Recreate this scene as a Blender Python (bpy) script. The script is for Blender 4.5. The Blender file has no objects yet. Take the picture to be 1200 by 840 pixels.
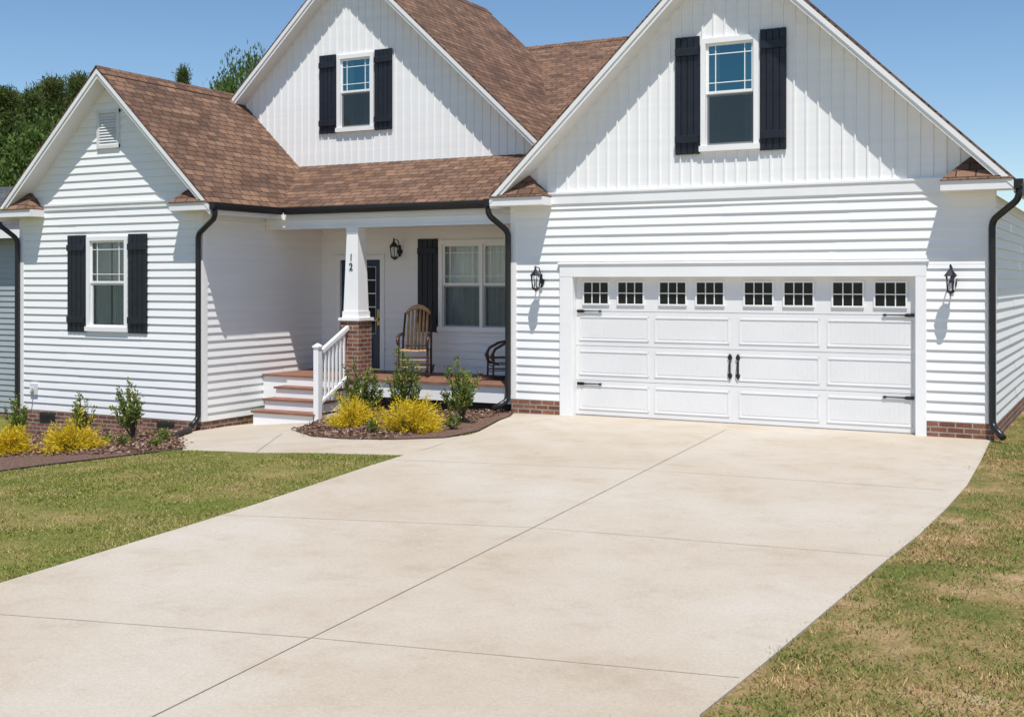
import bpy, math, random
import numpy as np
from mathutils import Vector, Matrix
from mathutils.geometry import delaunay_2d_cdt
random.seed(7); rng=np.random.default_rng(7)
scene=bpy.context.scene
coll=scene.collection
# ------------------------------------------------------------------ camera
CAMP=Vector((7.69,-16.48,2.07)); TH=math.radians(28); F=1380.0
cd=bpy.data.cameras.new("camera"); cam=bpy.data.objects.new("camera",cd); coll.objects.link(cam)
cam.location=CAMP; cam.rotation_euler=(math.pi/2,0,TH); cd.sensor_width=36; cd.lens=36*F/1200
cd.shift_y=-0.075; cd.clip_end=3000; cd.clip_start=.1
scene.camera=cam
scene.view_settings.view_transform='Standard'; scene.view_settings.look='None'; scene.view_settings.exposure=0

def G(x,y=0):
    s=1.5*(-1.5-x)
    g=-.091*(np.log1p(np.exp(-np.abs(s)))+np.maximum(s,0))/1.5
    return np.maximum(g,-1.2)
def gp(px,py):
    """site-survey helper: where a sight line meets the ground"""
    c,s=math.cos(TH),math.sin(TH); t=(px-600)/F; k=(py-330)/F
    Z=2.07/k
    for i in range(30):
        x=7.69+t*Z*c-Z*s; y=-16.48+t*Z*s+Z*c
        Z=(2.07-float(G(x,y)))/k
    return (x,y)
# ------------------------------------------------------------------ materials
def newmat(name):
    m=bpy.data.materials.new(name); m.use_nodes=True
    nt=m.node_tree; b=nt.nodes['Principled BSDF']; return m,nt,b
def ramp(nt,stops):
    r=nt.nodes.new('ShaderNodeValToRGB')
    while len(r.color_ramp.elements)<len(stops): r.color_ramp.elements.new(.5)
    for e,(p,c) in zip(r.color_ramp.elements,stops): e.position=p; e.color=(*c,1)
    return r
def noise(nt,vec,scale,detail=4,rough=.55):
    n=nt.nodes.new('ShaderNodeTexNoise'); n.inputs['Scale'].default_value=scale; n.inputs['Detail'].default_value=detail; n.inputs['Roughness'].default_value=rough
    if vec: nt.links.new(vec,n.inputs['Vector'])
    return n
def mixc(nt,fac,a,b,mode='MIX'):
    m=nt.nodes.new('ShaderNodeMix'); m.data_type='RGBA'; m.blend_type=mode
    for sock,v in ((m.inputs[0],fac),(m.inputs[6],a),(m.inputs[7],b)):
        if isinstance(v,(int,float)): sock.default_value=v
        elif isinstance(v,tuple): sock.default_value=(*v,1)
        else: nt.links.new(v,sock)
    return m.outputs[2]
def objco(nt):
    g=nt.nodes.new('ShaderNodeNewGeometry'); return g.outputs['Position']
def bump(nt,b,h,strength=.3,dist=.02):
    bp=nt.nodes.new('ShaderNodeBump'); bp.inputs['Strength'].default_value=strength; bp.inputs['Distance'].default_value=dist
    nt.links.new(h,bp.inputs['Height']); nt.links.new(bp.outputs[0],b.inputs['Normal'])
def simple(name,col,rough=.5,var=.12,scale=3,bs=0,bscale=60,metal=0,spec=.5):
    m,nt,b=newmat(name); P=objco(nt)
    n=noise(nt,P,scale)
    lo=tuple(c*(1-var) for c in col); hi=tuple(min(1,c*(1+var)) for c in col)
    r=ramp(nt,[(.3,lo),(.7,hi)]); nt.links.new(n.outputs[0],r.inputs[0]); nt.links.new(r.outputs[0],b.inputs['Base Color'])
    b.inputs['Roughness'].default_value=rough; b.inputs['Metallic'].default_value=metal
    b.inputs['Specular IOR Level'].default_value=spec
    if bs:
        n2=noise(nt,P,bscale); bump(nt,b,n2.outputs[0],bs)
    return m
M={}
# vinyl siding with faint dirt near the ground
m,nt,b=newmat('vinyl_siding'); P=objco(nt)
mp=nt.nodes.new('ShaderNodeMapping'); mp.inputs['Scale'].default_value=(.35,.35,9); nt.links.new(P,mp.inputs[0])
n=noise(nt,mp.outputs[0],1,5); r=ramp(nt,[(.3,(.85,.845,.835)),(.7,(.90,.895,.88))]); nt.links.new(n.outputs[0],r.inputs[0])
sx=nt.nodes.new('ShaderNodeSeparateXYZ'); nt.links.new(P,sx.inputs[0])
n2=noise(nt,P,2.5,6)
mr=nt.nodes.new('ShaderNodeMapRange'); mr.inputs[1].default_value=-.4; mr.inputs[2].default_value=1.0; mr.inputs[3].default_value=.40; mr.inputs[4].default_value=0; nt.links.new(sx.outputs[2],mr.inputs[0])
mu=nt.nodes.new('ShaderNodeMath'); mu.operation='MULTIPLY'; nt.links.new(mr.outputs[0],mu.inputs[0]); nt.links.new(n2.outputs[0],mu.inputs[1])
c=mixc(nt,mu.outputs[0],r.outputs[0],(.66,.63,.58)); nt.links.new(c,b.inputs['Base Color']); b.inputs['Roughness'].default_value=.5
M['siding']=m
M['white']=simple('white_trim',(.88,.875,.865),.45,.03,2)
M['doorwhite']=simple('garage_door_paint',(.79,.785,.78),.45,.03,1.5)
M['soffit']=simple('soffit_vinyl',(.83,.825,.815),.6,.03,2)
M['black']=simple('black_metal',(.012,.012,.014),.35,.2,4)
M['shutter']=simple('black_shutter_paint',(.012,.014,.022),.42,.25,8,spec=.45)
M['dark']=simple('room_shade_dark',(.03,.033,.035),.9,.2,2)  # near-black colour stands in for shade inside the rooms
M['under']=simple('vent_and_deck_shade_dark',(.03,.028,.025),.95,.2,2)  # foundation vent colour, also the painted shade below the deck
M['curtain']=simple('curtain_cloth',(.74,.77,.75),.9,.05,6)
M['blue']=simple('front_door_paint',(.02,.04,.07),.35,.15,3)
M['deck']=simple('deck_boards',(.24,.115,.075),.6,.25,5,.3,20)
M['wood']=simple('chair_wood',(.50,.30,.15),.5,.3,12)
M['darkwood']=simple('chair_dark_wood',(.06,.028,.018),.4,.3,12)
M['bentwood']=simple('bentwood',(.07,.035,.022),.4,.3,12)
M['bark']=simple('bark',(.10,.07,.05),.9,.35,6,.5,15)
M['tinv']=simple('vent_white',(.7,.7,.7),.5,.05,4)
M['pipe']=simple('corrugated_pipe',(.02,.018,.016),.7,.3,4)
M['edging']=simple('bed_edging',(.07,.05,.04),.8,.4,4)
M['brass']=simple('brass',(.5,.36,.12),.3,.1,5,metal=1)
M['joint']=simple('driveway_joint',(.34,.285,.225),.95,.3,4)
M['crossjoint']=simple('driveway_cross_joint',(.38,.325,.26),.95,.3,4)
# insect screen
def screenmat(name,f):
    m=bpy.data.materials.new(name); m.use_nodes=True; nt=m.node_tree; nt.nodes.clear()
    o=nt.nodes.new('ShaderNodeOutputMaterial'); mx=nt.nodes.new('ShaderNodeMixShader'); tr=nt.nodes.new('ShaderNodeBsdfTransparent'); df=nt.nodes.new('ShaderNodeBsdfDiffuse'); df.inputs[0].default_value=(.05,.055,.06,1)
    mx.inputs[0].default_value=f; nt.links.new(tr.outputs[0],mx.inputs[1]); nt.links.new(df.outputs[0],mx.inputs[2]); nt.links.new(mx.outputs[0],o.inputs[0]); return m
M['screen']=screenmat('insect_screen',.42); M['screen_dark']=screenmat('dark_insect_screen',.60); M['screen_light']=screenmat('light_insect_screen',.12)
# glass
def glassmat(name,tint,gloss,add,ior=1.6):
    m=bpy.data.materials.new(name); m.use_nodes=True; nt=m.node_tree; nt.nodes.clear()
    o=nt.nodes.new('ShaderNodeOutputMaterial'); mx=nt.nodes.new('ShaderNodeMixShader'); tr=nt.nodes.new('ShaderNodeBsdfTransparent'); gl=nt.nodes.new('ShaderNodeBsdfGlossy')
    tr.inputs[0].default_value=(*tint,1); gl.inputs['Roughness'].default_value=.02; gl.inputs[0].default_value=(*gloss,1)
    fr=nt.nodes.new('ShaderNodeFresnel'); fr.inputs[0].default_value=ior
    ad=nt.nodes.new('ShaderNodeMath'); ad.operation='ADD'; ad.inputs[1].default_value=add; nt.links.new(fr.outputs[0],ad.inputs[0])
    nt.links.new(ad.outputs[0],mx.inputs[0]); nt.links.new(tr.outputs[0],mx.inputs[1]); nt.links.new(gl.outputs[0],mx.inputs[2]); nt.links.new(mx.outputs[0],o.inputs[0])
    g=nt.nodes.new('ShaderNodeTexNoise'); g.inputs['Scale'].default_value=1.2; bp=nt.nodes.new('ShaderNodeBump'); bp.inputs['Strength'].default_value=.05; bp.inputs['Distance'].default_value=.1
    nt.links.new(g.outputs[0],bp.inputs['Height']); nt.links.new(bp.outputs[0],gl.inputs['Normal']); return m
M['glass']=glassmat('window_glass',(.92,.94,.92),(.85,.9,1),.02,1.5)
M['lampglass']=glassmat('lantern_clear_glass',(.97,.98,.98),(1,1,1),.03,1.25)
M['glass_teal_reflect']=glassmat('teal_reflection_glass',(.55,.74,.75),(.36,.74,.82),.22)  # teal sky reflection put into the gloss and tint colours, no coating
m,nt,b=newmat('dark_pane'); b.inputs['Base Color'].default_value=(.012,.014,.016,1); b.inputs['Roughness'].default_value=.12; b.inputs['Specular IOR Level'].default_value=.3; M['pane']=m
# UV based: masonry and shingles
def brickmat(name,c1,c2,mort,bw,bh,ms,rough,bs,nmul=.5,nscale=3,offset=.5,fine=.8,second=None):
    m,nt,b=newmat(name); uv=nt.nodes.new('ShaderNodeUVMap'); uv.uv_map='UVMap'
    def tex(c1,c2,mort,bw):
        t=nt.nodes.new('ShaderNodeTexBrick'); t.inputs['Color1'].default_value=(*c1,1); t.inputs['Color2'].default_value=(*c2,1); t.inputs['Mortar'].default_value=(*mort,1)
        t.inputs['Scale'].default_value=1; t.inputs['Brick Width'].default_value=bw; t.inputs['Row Height'].default_value=bh; t.inputs['Mortar Size'].default_value=ms; t.inputs['Bias'].default_value=0; t.offset=offset
        t.inputs['Mortar Smooth'].default_value=.2
        nt.links.new(uv.outputs[0],t.inputs['Vector']); return t
    t=tex(c1,c2,mort,bw); base=t.outputs[0]
    if second:
        t2=tex((1,1,1),(.62,.60,.60),(1,1,1),bw*1.63); base=mixc(nt,second,base,t2.outputs[0],'MULTIPLY')
    P=objco(nt); n=noise(nt,P,nscale,6); r=ramp(nt,[(.25,(1-nmul,)*3),(.75,(1+nmul*.6,)*3)]); nt.links.new(n.outputs[0],r.inputs[0])
    n3=noise(nt,P,70,3); r3=ramp(nt,[(.3,(.6,)*3),(.7,(1.4,)*3)]); nt.links.new(n3.outputs[0],r3.inputs[0])
    c=mixc(nt,1,base,r.outputs[0],'MULTIPLY'); c=mixc(nt,fine,c,r3.outputs[0],'MULTIPLY'); nt.links.new(c,b.inputs['Base Color'])
    b.inputs['Roughness'].default_value=rough; b.inputs['Specular IOR Level'].default_value=.25
    inv=nt.nodes.new('ShaderNodeMath'); inv.operation='SUBTRACT'; inv.inputs[0].default_value=1; nt.links.new(t.outputs['Fac'],inv.inputs[1])
    bump(nt,b,inv.outputs[0],bs,.01)
    return m
M['brick']=brickmat('red_brick',(.30,.13,.08),(.17,.07,.045),(.36,.32,.28),.21,.073,.010,.85,.6,.35,5)
M['shingle']=brickmat('asphalt_shingle',(.285,.165,.105),(.15,.088,.062),(.055,.036,.028),.24,.138,.010,.92,.9,.22,2.2,.37,.85,second=.8)
M['greyshingle']=brickmat('grey_shingle',(.12,.12,.13),(.08,.08,.09),(.04,.04,.04),.32,.14,.010,.9,.6,.25,1.6,.37)
M['greysiding']=simple('grey_siding',(.36,.39,.42),.6,.05,2)
# concrete
m,nt,b=newmat('concrete'); P=objco(nt)
n1=noise(nt,P,.42,5,.6); r1=ramp(nt,[(.3,(.445,.375,.295)),(.5,(.485,.425,.35)),(.7,(.515,.47,.41))]); nt.links.new(n1.outputs[0],r1.inputs[0])
n2=noise(nt,P,1.8,9,.74); r2=ramp(nt,[(.30,(.89,.835,.78)),(.48,(1,.985,.965)),(.75,(1.05,1.05,1.05))]); nt.links.new(n2.outputs[0],r2.inputs[0])
n3=noise(nt,P,55,4,.75); r3=ramp(nt,[(.25,(.85,)*3),(.75,(1.13,)*3)]); nt.links.new(n3.outputs[0],r3.inputs[0])
n4=noise(nt,P,6.3,12,.85); r4=ramp(nt,[(.58,(1,1,1)),(.68,(.80,.68,.55))]); nt.links.new(n4.outputs[0],r4.inputs[0])
c=mixc(nt,1,r1.outputs[0],r2.outputs[0],'MULTIPLY'); c=mixc(nt,1,c,r3.outputs[0],'MULTIPLY'); c=mixc(nt,.5,c,r4.outputs[0],'MULTIPLY')
nt.links.new(c,b.inputs['Base Color']); b.inputs['Roughness'].default_value=.9; b.inputs['Specular IOR Level'].default_value=.2; bump(nt,b,n3.outputs[0],.15,.01)
M['concrete']=m
# ground
m,nt,b=newmat('lawn_soil'); P=objco(nt)
sx=nt.nodes.new('ShaderNodeSeparateXYZ'); nt.links.new(P,sx.inputs[0])
n1=noise(nt,P,.9,6,.6); r1=ramp(nt,[(.35,(.12,.145,.03)),(.52,(.18,.175,.045)),(.66,(.31,.23,.10))]); nt.links.new(n1.outputs[0],r1.inputs[0])
n2=noise(nt,P,1.2,9,.72); r2=ramp(nt,[(.40,(.13,.14,.035)),(.50,(.24,.18,.07)),(.60,(.38,.255,.135)),(.70,(.52,.39,.26))]); nt.links.new(n2.outputs[0],r2.inputs[0])
mr=nt.nodes.new('ShaderNodeMapRange'); mr.inputs[1].default_value=2.5; mr.inputs[2].default_value=4.5; nt.links.new(sx.outputs[0],mr.inputs[0])
c=mixc(nt,mr.outputs[0],r1.outputs[0],r2.outputs[0]); n3=noise(nt,P,40,4); r3=ramp(nt,[(.3,(.65,)*3),(.7,(1.2,)*3)]); nt.links.new(n3.outputs[0],r3.inputs[0])
c=mixc(nt,1,c,r3.outputs[0],'MULTIPLY'); nt.links.new(c,b.inputs['Base Color']); b.inputs['Roughness'].default_value=.95; b.inputs['Specular IOR Level'].default_value=.15; bump(nt,b,n3.outputs[0],.6,.03)
M['soil']=m
m,nt,b=newmat('mulch'); P=objco(nt); n1=noise(nt,P,30,5,.7); r1=ramp(nt,[(.3,(.06,.032,.022)),(.55,(.18,.10,.07)),(.75,(.32,.21,.15))]); nt.links.new(n1.outputs[0],r1.inputs[0]); nt.links.new(r1.outputs[0],b.inputs['Base Color']); b.inputs['Roughness'].default_value=.95; bump(nt,b,n1.outputs[0],1,.03)
M['mulch']=m
def leafmat(name,stops,trans=.25,rough=.55,patch=None):
    """per-leaf colour; patch=(noise scale, lo, hi, second ramp)"""
    m,nt,b=newmat(name); g=nt.nodes.new('ShaderNodeNewGeometry'); r=ramp(nt,stops); nt.links.new(g.outputs['Random Per Island'],r.inputs[0])
    c=r.outputs[0]
    if patch:
        n=noise(nt,g.outputs['Position'],patch[0],8,.7); r2=ramp(nt,[(patch[1],(0,0,0)),(patch[2],(1,1,1))]); nt.links.new(n.outputs[0],r2.inputs[0])
        rb=ramp(nt,patch[3]); nt.links.new(g.outputs['Random Per Island'],rb.inputs[0]); c=mixc(nt,r2.outputs[0],c,rb.outputs[0])
    nt.links.new(c,b.inputs['Base Color']); b.inputs['Roughness'].default_value=rough
    b.inputs['Specular IOR Level'].default_value=.2
    if trans:
        o=[x for x in nt.nodes if x.type=='OUTPUT_MATERIAL'][0]
        t=nt.nodes.new('ShaderNodeBsdfTranslucent'); nt.links.new(c,t.inputs[0]); mx=nt.nodes.new('ShaderNodeMixShader'); mx.inputs[0].default_value=trans
        nt.links.new(b.outputs[0],mx.inputs[1]); nt.links.new(t.outputs[0],mx.inputs[2]); nt.links.new(mx.outputs[0],o.inputs[0])
    return m
M['leaf']=leafmat('tree_leaves',[(0,(.05,.10,.018)),(.5,(.10,.165,.035)),(1,(.19,.25,.07))],.4)
M['needle']=leafmat('pine_needles',[(0,(.05,.08,.02)),(.6,(.11,.15,.04)),(1,(.21,.22,.07))],.4)
M['yellow']=leafmat('golden_foliage',[(0,(.42,.33,.02)),(.4,(.76,.55,.025)),(.85,(.92,.70,.05)),(1,(.58,.56,.06))],.35)
M['shrub']=leafmat('shrub_leaves',[(0,(.05,.10,.018)),(.5,(.15,.225,.04)),(.85,(.30,.34,.07)),(1,(.40,.26,.08))],.3)
M['grass']=leafmat('grass_blades',[(0,(.12,.16,.022)),(.5,(.19,.225,.036)),(.8,(.27,.275,.06)),(1,(.40,.34,.14))],0,.7,(1.5,.44,.62,[(0,(.25,.20,.06)),(.5,(.36,.28,.11)),(1,(.52,.40,.20))]))
M['drygrass']=leafmat('dry_grass_blades',[(0,(.11,.15,.028)),(.5,(.18,.21,.045)),(1,(.34,.29,.10))],0,.75,(1.5,.47,.60,[(0,(.26,.165,.06)),(.5,(.42,.27,.12)),(1,(.60,.43,.23))]))
M['chips']=leafmat('wood_chips',[(0,(.07,.035,.024)),(.6,(.22,.125,.085)),(1,(.46,.34,.25))],0,.9)
# ------------------------------------------------------------------ mesh builder
class MB:
    def __init__(s): s.v=[]; s.f=[]; s.m=[]; s.mi=0
    def face(s,*pts,M4=None):
        i=len(s.v)
        for p in pts:
            p=Vector(p); s.v.append(M4@p if M4 else p)
        s.f.append(tuple(range(i,i+len(pts)))); s.m.append(s.mi)
    def box(s,x0,x1,y0,y1,z0,z1,M4=None):
        i=len(s.v)
        for x in (x0,x1):
            for y in (y0,y1):
                for z in (z0,z1):
                    p=Vector((x,y,z)); s.v.append(M4@p if M4 else p)
        for q in ((0,1,3,2),(4,6,7,5),(0,4,5,1),(2,3,7,6),(0,2,6,4),(1,5,7,3)):
            s.f.append(tuple(i+k for k in q)); s.m.append(s.mi)
    def prism(s,pts,y0,y1):
        """polygon in xz extruded along y"""
        n=len(pts); i=len(s.v)
        for y in (y0,y1):
            for (x,z) in pts: s.v.append(Vector((x,y,z)))
        s.f.append(tuple(i+k for k in range(n))); s.m.append(s.mi)
        s.f.append(tuple(i+n+k for k in reversed(range(n)))); s.m.append(s.mi)
        for k in range(n):
            l=(k+1)%n; s.f.append((i+k,i+n+k,i+n+l,i+l)); s.m.append(s.mi)
    def slab(s,pts,t):
        """quad thickened straight down"""
        n=len(pts); i=len(s.v)
        for p in pts: s.v.append(Vector(p))
        for p in pts: s.v.append(Vector(p)-Vector((0,0,t)))
        s.f.append(tuple(i+k for k in range(n))); s.m.append(s.mi)
        s.f.append(tuple(i+n+k for k in reversed(range(n)))); s.m.append(s.mi)
        for k in range(n):
            l=(k+1)%n; s.f.append((i+k,i+n+k,i+n+l,i+l)); s.m.append(s.mi)
    def tube(s,path,r,seg=8,M4=None):
        path=[Vector(p) for p in path]; rs=r if isinstance(r,(list,tuple)) else [r]*len(path)
        i=len(s.v); n=len(path)
        up=None
        for k,p in enumerate(path):
            t=(path[min(k+1,n-1)]-path[max(k-1,0)]).normalized()
            if up is None: up=Vector((0,0,1)) if abs(t.z)<.9 else Vector((0,1,0))
            a=t.cross(up)
            if a.length<1e-4: a=t.cross(Vector((1,0,0)))
            a.normalize(); b=a.cross(t).normalized(); up=b
            for j in range(seg):
                an=2*math.pi*(j+.5)/seg; q=p+(a*math.cos(an)+b*math.sin(an))*rs[k]; s.v.append(M4@q if M4 else q)
        for k in range(n-1):
            for j in range(seg):
                l=(j+1)%seg; s.f.append((i+k*seg+j,i+k*seg+l,i+(k+1)*seg+l,i+(k+1)*seg+j)); s.m.append(s.mi)
        s.f.append(tuple(i+j for j in reversed(range(seg)))); s.m.append(s.mi)
        s.f.append(tuple(i+(n-1)*seg+j for j in range(seg))); s.m.append(s.mi)
    def make(s,name,mats,parent=None,smooth=False,bevel=0,label=None):
        me=bpy.data.meshes.new(name); me.from_pydata([tuple(p) for p in s.v],[],s.f)
        if not isinstance(mats,list): mats=[mats]
        for m in mats: me.materials.append(m)
        me.polygons.foreach_set('material_index',s.m)
        uv=me.uv_layers.new(name='UVMap'); Z=Vector((0,0,1))
        for p in me.polygons:
            n=p.normal
            if abs(n.z)>.97: t=Vector((1,0,0)); b=Vector((0,1,0))
            else: t=Z.cross(n).normalized(); b=n.cross(t)
            for li in p.loop_indices:
                co=me.vertices[me.loops[li].vertex_index].co; uv.data[li].uv=(co.dot(t),co.dot(b))
        if smooth: me.polygons.foreach_set('use_smooth',[True]*len(me.polygons))
        o=bpy.data.objects.new(name,me); coll.objects.link(o)
        if parent: o.parent=parent
        if bevel:
            bv=o.modifiers.new('bevel','BEVEL'); bv.width=bevel; bv.segments=1; bv.limit_method='ANGLE'
        if label: o['label']=label
        return o
def soup(name,V,k,mat,parent=None):
    n=len(V)//k; me=bpy.data.meshes.new(name); me.vertices.add(len(V)); me.vertices.foreach_set('co',np.asarray(V,dtype=np.float32).ravel())
    me.loops.add(len(V)); me.loops.foreach_set('vertex_index',np.arange(len(V),dtype=np.int32)); me.polygons.add(n)
    me.polygons.foreach_set('loop_start',np.arange(0,len(V),k,dtype=np.int32)); me.update(calc_edges=True); me.validate()
    me.materials.append(mat); o=bpy.data.objects.new(name,me); coll.objects.link(o)
    if parent: o.parent=parent
    return o
def empty(name,loc=(0,0,0),parent=None,**kw):
    o=bpy.data.objects.new(name,None); coll.objects.link(o); o.location=loc; o.empty_display_size=.3
    if parent: o.parent=parent
    for k,v in kw.items(): o[k]=v
    return o
# ------------------------------------------------------------------ ground & paving
def pip(X,Y,poly):
    ins=np.zeros(X.shape,bool); n=len(poly)
    for i in range(n):
        x0,y0=poly[i]; x1,y1=poly[(i+1)%n]
        if y0==y1: continue
        c=((y0>Y)!=(y1>Y))&(X<(x1-x0)*(Y-y0)/(y1-y0)+x0); ins^=c
    return ins
def densify(poly,d=.5):
    out=[]
    for i in range(len(poly)):
        a=Vector(poly[i]); b=Vector(poly[(i+1)%len(poly)]); k=max(1,int((b-a).length/d))
        for j in range(k): out.append(tuple(a.lerp(b,j/k)))
    return out
def drape(name,poly,off,mat,skirt=.08,kind='structure',step=.5,bumpy=0):
    P=densify(poly); n=len(P); xs=[p[0] for p in P]; ys=[p[1] for p in P]
    gx,gy=np.meshgrid(np.arange(min(xs),max(xs),step),np.arange(min(ys),max(ys),step)); gx=gx.ravel()+.013; gy=gy.ravel()+.017
    k=pip(gx,gy,P); pts=[Vector(p) for p in P]+[Vector((a,b)) for a,b in zip(gx[k],gy[k])]
    vs,es,fs,*_=delaunay_2d_cdt(pts,[(i,(i+1)%n) for i in range(n)],[],0,1e-4)
    mb=MB(); mb.v=[Vector((v.x,v.y,float(G(v.x))+off+(random.uniform(0,bumpy) if bumpy and i>=n else 0))) for i,v in enumerate(vs)]
    for f in fs:
        cx=np.array([sum(vs[i].x for i in f)/3]); cy=np.array([sum(vs[i].y for i in f)/3])
        if pip(cx,cy,P)[0]:
            a,b,c=[vs[i] for i in f]
            if (b-a).cross(c-a)<0: f=f[::-1]
            mb.f.append(tuple(f)); mb.m.append(0)
    for i in range(n):
        a=P[i]; b=P[(i+1)%n]; za=float(G(a[0]))+off; zb=float(G(b[0]))+off
        mb.face((a[0],a[1],za),(b[0],b[1],zb),(b[0],b[1],zb-skirt),(a[0],a[1],za-skirt))
    o=mb.make(name,mat); o['kind']=kind; return o
ax=np.unique(np.concatenate([np.linspace(-900,-40,16),np.linspace(-40,-16,9),np.linspace(-16,14,61),np.linspace(14,900,14)]))
ay=np.unique(np.concatenate([np.linspace(-900,-24,10),np.linspace(-24,12,19),np.linspace(12,1500,14)]))
mb=MB()
for y in ay:
    for x in ax: mb.v.append(Vector((x,y,float(G(x)))))
nx=len(ax)
for j in range(len(ay)-1):
    for i in range(nx-1): mb.f.append((j*nx+i,j*nx+i+1,(j+1)*nx+i+1,(j+1)*nx+i)); mb.m.append(0)
ground=mb.make('ground',M['soil']); ground['kind']='structure'
drive=[(-1.07,.09),gp(598,489),gp(585,494),gp(563,506),gp(535,516),gp(505,526),gp(478,533),gp(430,548),gp(365,570),gp(300,592),gp(225,616),gp(150,639),gp(75,662),gp(0,685),(1.9,-14),(2.2,-22),(10.5,-22),(7.2,-15.5),(6.25,-12.5),
       gp(820,840),gp(856,811),gp(893,781),gp(930,750),gp(965,720),gp(1003,688),gp(1040,657),gp(1077,628),gp(1108,598),gp(1133,570),gp(1150,540),gp(1160,518),(6.03,.09)]
driveway=drape('driveway',drive,.014,M['concrete'])
walk=[gp(203,508),gp(214,528),gp(300,531),gp(400,532),gp(482,534),gp(520,524),gp(563,508),gp(520,514),gp(460,516),gp(400,515),gp(365,512),gp(347,506),gp(358,500),(-4.25,-.75),(-4.25,-.3),(-5.7,-.3),(-6.15,-.9),(-6.15,-1.4)]
walkway=drape('walkway',walk,.008,M['concrete'])
bedR=[gp(347,506),gp(365,512),gp(400,515),gp(460,516),gp(520,514),gp(560,506),gp(583,494),gp(598,488),(-1.08,.0),(-1.1,.6),(-4.25,.6),(-4.25,-.72)]
bedL=[gp(203,508),gp(214,527),gp(170,532),gp(120,538),gp(60,545),gp(0,553),gp(-60,561),(-13.2,-2.6),(-13,-1.0),(-6.1,-1.3)]
bed1=drape('garden_bed_mulch',bedR,.019,M['mulch'],step=.15,bumpy=.03); bed2=drape('garden_bed_mulch',bedL,.013,M['mulch'],step=.15,bumpy=.03)
def strips(mb,pl,w,off):
    pts=[]
    for i in range(len(pl)-1):
        a=Vector(pl[i]); b=Vector(pl[i+1]); k=max(1,int((b-a).length/.5)); pts+= [a.lerp(b,j/k) for j in range(k)]
    pts.append(Vector(pl[-1]))
    for i in range(len(pts)-1):
        a,b=pts[i],pts[i+1]; t=(b-a).normalized(); n=Vector((-t.y,t.x))*w/2
        q=[a+n,b+n,b-n,a-n]; mb.face(*[(p.x,p.y,float(G(p.x))+off) for p in q][::-1])
mb=MB(); cl=[gp(850,505),gp(625,620),gp(365,750),gp(185,840)]; d=(Vector(cl[-1])-Vector(cl[0])).normalized(); cl.append(tuple(Vector(cl[-1])+d*9))
strips(mb,cl,.007,.0185); mb.make('driveway_joint',M['joint'],driveway)
mb=MB(); strips(mb,[gp(-5,722),gp(365,750),gp(866,797)],.006,.018); strips(mb,[gp(258,605),gp(625,620),gp(1045,654)],.007,.018); strips(mb,[gp(456,540),gp(740,551),gp(1108,576)],.008,.018)
strips(mb,[gp(478,533),gp(535,516)],.010,.018)
mb.make('driveway_cross_joint',M['crossjoint'],driveway)
mb=MB(); strips(mb,[gp(300,531),gp(330,509)],.010,.012); mb.make('walkway_joint',M['joint'],walkway)
# bed edging
for nm,pl in (('garden_edging',[gp(358,499),gp(347,506),gp(365,512),gp(400,515),gp(460,516),gp(520,514),gp(560,506),gp(583,494),gp(594,489)]),('garden_edging',[gp(203,508),gp(214,527),gp(170,532),gp(120,538),gp(60,545),gp(0,553),gp(-60,561)])):
    mb=MB(); pts=[]
    for i in range(len(pl)-1):
        a=Vector(pl[i]); b=Vector(pl[i+1]); pts+=[a.lerp(b,j/6) for j in range(6)]
    pts.append(Vector(pl[-1])); mb.tube([(p.x,p.y,float(G(p.x))+.020) for p in pts],.007,6)
    o=mb.make(nm,M['edging'],smooth=True); o['label']='dark plastic edging strip around a mulched garden bed'; o['category']='garden edging'
# ------------------------------------------------------------------ house
house=empty('house',(0,0,0),label='white farmhouse-style house with brown shingle roof and attached garage',category='house')
EXP=.135
def lap(mb,o,d,n,u0,u1,z0,z1,holes=(),ulim=None,proud=.021):
    o=Vector(o); d=Vector(d); n=Vector(n)
    zc=z0
    hz=sorted({h for H in holes for h in (H[2],H[3])})
    while zc<z1-1e-6:
        ze=min(zc+EXP,z1); br=[zc]+[h for h in hz if zc<h<ze]+[ze]
        for za,zb in zip(br[:-1],br[1:]):
            La,Ra=(u0,u1) if not ulim else ulim(za); Lb,Rb=(u0,u1) if not ulim else ulim(zb)
            La=max(La,u0);Lb=max(Lb,u0);Ra=min(Ra,u1);Rb=min(Rb,u1)
            if Ra<=La: continue
            if Rb<Lb: Lb=Rb=(Lb+Rb)/2
            zm=(za+zb)/2; hs=sorted([H for H in holes if H[2]<zm<H[3]])
            segs=[]; a,b=La,Lb
            for H in hs: segs.append((a,b,H[0],H[0])); a=b=H[1]
            segs.append((a,b,Ra,Rb))
            oa=proud*(1-(za-zc)/EXP)+.002; ob=proud*(1-(zb-zc)/EXP)+.002
            for (a,b,c,e) in segs:
                P=lambda u,w,z:o+d*u+n*w+Vector((0,0,z))
                # butt joint between two siding lengths: one overlaps the other by a millimetre or two
                cuts=[]
                if not ulim and c-a>2.2:
                    q=a+(c-a)*random.uniform(.2,.8); cuts=[(a,b,q,q,0),(q,q,c,e,.0025)]
                else: cuts=[(a,b,c,e,0)]
                for (a,b,c,e,k) in cuts:
                    mb.face(P(a,oa+k,za),P(c,oa+k,za),P(e,ob+k,zb),P(b,ob+k,zb))
                    if za==zc: mb.face(P(a,0,za),P(c,0,za),P(c,oa+k,za),P(a,oa+k,za))
        zc=ze
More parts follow.
